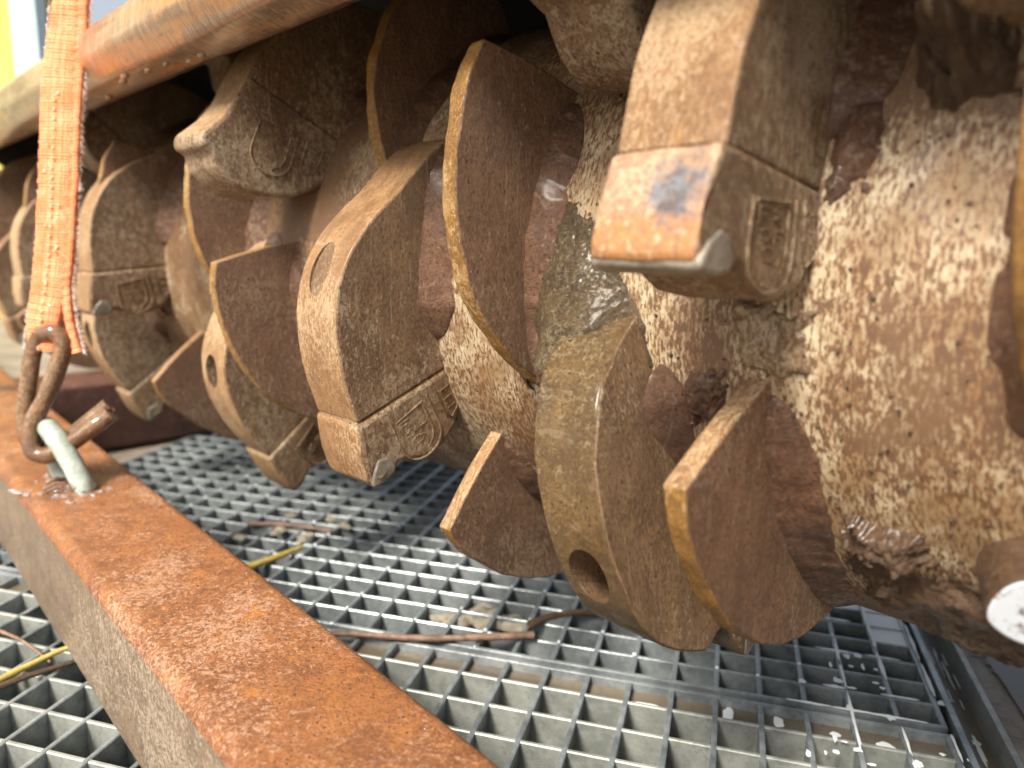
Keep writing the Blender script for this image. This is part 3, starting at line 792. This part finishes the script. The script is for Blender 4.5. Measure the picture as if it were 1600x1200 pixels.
F_ = [(-.4210, .7658, .2648), (-.4210, .7658, .2048), (-.4202, .7608, .1818), (-.422, .7533, .1473), (-.4244, .7458, .1127), (-.4246, .7359, .0668), (-.425, .7234, .0093), (-.4258, .7134, -.0367), (-.428, .7047, -.077), (-.4317, .6984, -.1058), (-.4332, .6925, -.1334)]
Rr = [(-.4034, .7679, .2653), (-.4034, .7679, .2053), (-.405, .7629, .1823), (-.4061, .7554, .1478), (-.4079, .748, .1133), (-.4093, .738, .0673), (-.4098, .7255, .0098), (-.4108, .713, -.0477), (-.4122, .7068, -.0764), (-.4083, .7006, -.105), (-.4002, .6942, -.1347)]
ribbon('front_webbing', [W(*p) for p in F_], [.022, .022, .024, .029, .031, .032, .031, .031, .031, .031, .025], .0065, 'web', 1)
ribbon('edge_webbing', [W(*p) for p in Rr], [.010, .010, .010, .011, .011, .011, .011, .010, .009, .008, .009], .0085, 'web', 1)
# stitches
bm = bmesh.new(); Fp = smoothpath([W(*p) for p in F_], 40)
k = 0; acc = 0
for i in range(1, len(Fp)):
    acc += (Fp[i] - Fp[i - 1]).length
    if acc > .0082:
        acc = 0; p = Fp[i] + Vector((-.0005 + .0006 * math.sin(i), -.0043, 0)) - so_
        if p.z < .24: blob(bm, p, .0013, (.8, .6, 1.3), 1, .3, 3, i)
        if random.random() < .35: blob(bm, p + Vector((random.uniform(-.009, .009), .0002, random.uniform(-.004, .004))), random.uniform(.0008, .0018), (1, .6, 1.2), 1, .5, 3, i)
tag(link('stitching', bm, 'thread', sp), kind='stuff')
bm = bmesh.new()
def edge_at(path, side, hw_):
    i = random.randrange(len(path)); return path[i] + Vector((side * hw_, 0, 0))
Rp = smoothpath([W(*p) for p in Rr], 40)
for k in range(900):
    if k % 3 < 2: p = random.choice(Rp) + Vector((.0052, -.001, 0)); sd_ = 1
    else: p = random.choice(Fp) + Vector((-.0150, 0, 0)); sd_ = -1
    if p.z > .62: continue
    L = random.uniform(.002, .0065) * (1 if sd_ > 0 else .45); d = Vector((sd_, random.uniform(-.6, .3), random.uniform(-.7, .9))).normalized()
    q0 = p - so_; pts = [q0, q0 + d * L * .5 + Vector((0, 0, random.uniform(-.001, .001))), q0 + d * L + Vector((0, 0, random.uniform(-.002, .002)))]
    tube(bm, pts, [.00028, .00024, .00012], 3, 0, False)
tag(link('frayed_fibres', bm, 'fuzz', sp), kind='stuff')
# hook: two bent rods side by side, joined by a cross bar through the strap loop
hk = bmesh.new()
fr = [(-.4340, .6953, -.1195), (-.4200, .6935, -.1165), (-.4123, .6932, -.1253), (-.4163, .6898, -.1455), (-.4271, .6835, -.1746), (-.4382, .6782, -.1985), (-.4400, .6747, -.2130), (-.4344, .672, -.2250), (-.4215, .6724, -.2262), (-.4034, .6777, -.2152), (-.3862, .6846, -.2020), (-.3725, .6902, -.1901)]
bk = [(-.4340, .6953, -.1195), (-.4406, .6954, -.1310), (-.4440, .692, -.1492), (-.4481, .6884, -.1752), (-.4510, .6864, -.1983), (-.4470, .684, -.2184), (-.4360, .684, -.2250), (-.4230, .6844, -.2200), (-.4074, .6887, -.2102), (-.3912, .6946, -.1965), (-.3785, .7000, -.1850)]
tube(hk, [W(*p) - so_ for p in smoothpath(fr, 8)], .0078, 18, .10)
link('hook_rod', hk, 'hook', sp, 60)
hk = bmesh.new(); tube(hk, [W(*p) - so_ for p in smoothpath(bk, 8)], .0074, 18, .10); link('hook_rod', hk, 'hook', sp, 60)

# ------------------------------------------------------------------ background
fb = empty('cross_beam', (-.60, 1.10, 0)); tag(fb, 'dark brown steel beam on the ground behind the toothed drum', 'beam')
d2 = Vector((.7245, .6893, 0)).normalized(); n2 = Vector((-.6893, .7245, 0)).normalized()
rhs('beam_body', Vector((0, 0, 0)), d2, n2, .10, .105, -.45, 2.2, .008, ['farbeam', 'farbeam'], fb)
ym = empty('yellow_wall', (-2.6, 2.6, 0)); tag(ym, 'bright yellow panelled wall with pale blue strips far behind the strap', 'wall')
d3 = Vector((.97, -.24, 0)).normalized()
def wpan(name, x0, x1, z0, z1, mat, off=0, th=.04):
    bm = bmesh.new(); n3 = Vector((.24, .97, 0)); v = [bm.verts.new(d3 * x + n3 * y + Vector((0, 0, z))) for x in (x0, x1) for y in (off, off + th) for z in (z0, z1)]
    for q in ((0, 1, 3, 2), (4, 6, 7, 5), (0, 4, 5, 1), (2, 3, 7, 6), (0, 2, 6, 4), (1, 5, 7, 3)): bm.faces.new([v[k] for k in q])
    bmesh.ops.recalc_face_normals(bm, faces=bm.faces); link(name, bm, mat, ym)
wpan('wall_sheet', -3.0, 1.3, 0, 3.2, 'yellow', .06)
x = -2.9; k = 0
while x < 1.0:
    wpan('panel', x, x + .30, .1, 3.1, 'yellow' if k % 2 else 'cream', .02); wpan('pale_blue_strip', x + .315, x + .40, .1, 3.1, 'blue', .0); x += .42; k += 1

# ------------------------------------------------------------------ debris
def stick(name, pts, rad, mat, label, cat):
    o0 = Vector(pts[0]); bm = bmesh.new(); pp = smoothpath([Vector(p) - o0 for p in pts], 6); n = len(pp)
    tube(bm, pp, [rad * (1 - .45 * i / n) for i in range(n)], 9, .35)
    o = link(name, bm, mat, None, 60); o.location = o0; tag(o, label, cat)
stick('twig', [(.026, .607, .0055), (-.02, .600, .006), (-.075, .596, .0055), (-.13, .600, .005), (-.19, .596, .0045)], .0036, 'twig', 'thick reddish brown twig lying across the grating joint', 'twig')
stick('twig', [(.022, .628, .004), (.06, .650, .0045), (.104, .650, .004)], .0038, 'mud', 'short dark grey twig beside the wet tooth holder', 'twig')
stick('straw_stalk', [(-.392, .500, .003), (-.371, .542, .004), (-.350, .560, .009), (-.33, .575, .004)], .0032, 'straw', 'yellow green stalk on the grating left of the orange beam', 'stalk')
stick('twig', [(-.45, .60, .003), (-.40, .575, .004), (-.359, .547, .003)], .0018, 'twig', 'thin pinkish twig left of the orange beam', 'twig')
stick('twig', [(-.395, .49, .003), (-.365, .525, .004), (-.335, .555, .003)], .0028, 'mud', 'dark knobbly twig under the yellow green stalk', 'twig')
stick('straw_stalk', [(-.268, .715, .003), (-.24, .745, .005), (-.222, .776, .003)], .0042, 'straw', 'yellow leaf stalk on the grating right of the orange beam', 'stalk')
stick('twig', [(-.30, .835, .003), (-.25, .832, .004), (-.20, .822, .003)], .003, 'twig', 'pale brown twig far back on the grating', 'twig')
bm = bmesh.new()
for x, y in ((-.02, .668), (.003, .655), (-.035, .655), (-.053, .655), (.016, .640), (-.015, .652)):
    for q in range(4): blob(bm, (x + random.gauss(0, .006), y + random.gauss(0, .004), -.010), random.uniform(.006, .011), (1.1, .9, .7), 2, .6, 4, q + x * 99)
tag(link('foam_crumbs', bm, 'chunk', None, 60), 'pale crumbly foam lodged in the grating cells behind the brown twig', 'debris', kind='stuff')
bm = bmesh.new()
for x, y in ((-.262, .815), (-.228, .815), (-.205, .86), (-.19, .84), (-.255, .865), (-.30, .80), (-.225, .79)):
    for q in range(2): blob(bm, (x + random.gauss(0, .004), y + random.gauss(0, .004), .002), random.uniform(.003, .007), (1.2, 1, .5), 2, .6, 4, q + x * 99)
tag(link('pale_litter', bm, 'chunk', None, 60), 'small pale scraps scattered far back on the grating', 'debris', kind='stuff')
# drops and bits on the beam top round the eye
bm = bmesh.new()
for k in range(46):
    c = Vector((-.408, .664, .1056)) + bd * random.gauss(.0, .028) + bn * random.gauss(0, .016)
    blob(bm, c, random.uniform(.0010, .0034), (random.uniform(.8, 1.9), random.uniform(.8, 1.5), .45), 1, .5, 3, k)
for k in range(70):
    c = b0 + bd * random.uniform(-.25, .6) + bn * random.uniform(.012, .088) + Vector((0, 0, .1054))
    blob(bm, c, random.uniform(.0003, .0007), (1.2, 1, .6), 1, .3, 3, k)
tag(link('water_drops', bm, 'drop', None), 'clear water drops on the orange beam round the pale ring', 'water drops', kind='stuff')
bm = bmesh.new()
for k, (a, b, z) in enumerate((((-.425, .668), (-.412, .680), .107), ((-.420, .655), (-.403, .668), .1065), ((-.414, .648), (-.398, .655), .106))):
    tube(bm, [(a[0], a[1], z), ((a[0] + b[0]) / 2, (a[1] + b[1]) / 2, z + .004), (b[0], b[1], z + .001)], [.0010, .0015, .0007], 7, .3)
tag(link('straw_bits', bm, 'twig', None, 60), 'few short straw bits lying wet at the foot of the pale ring', 'debris')
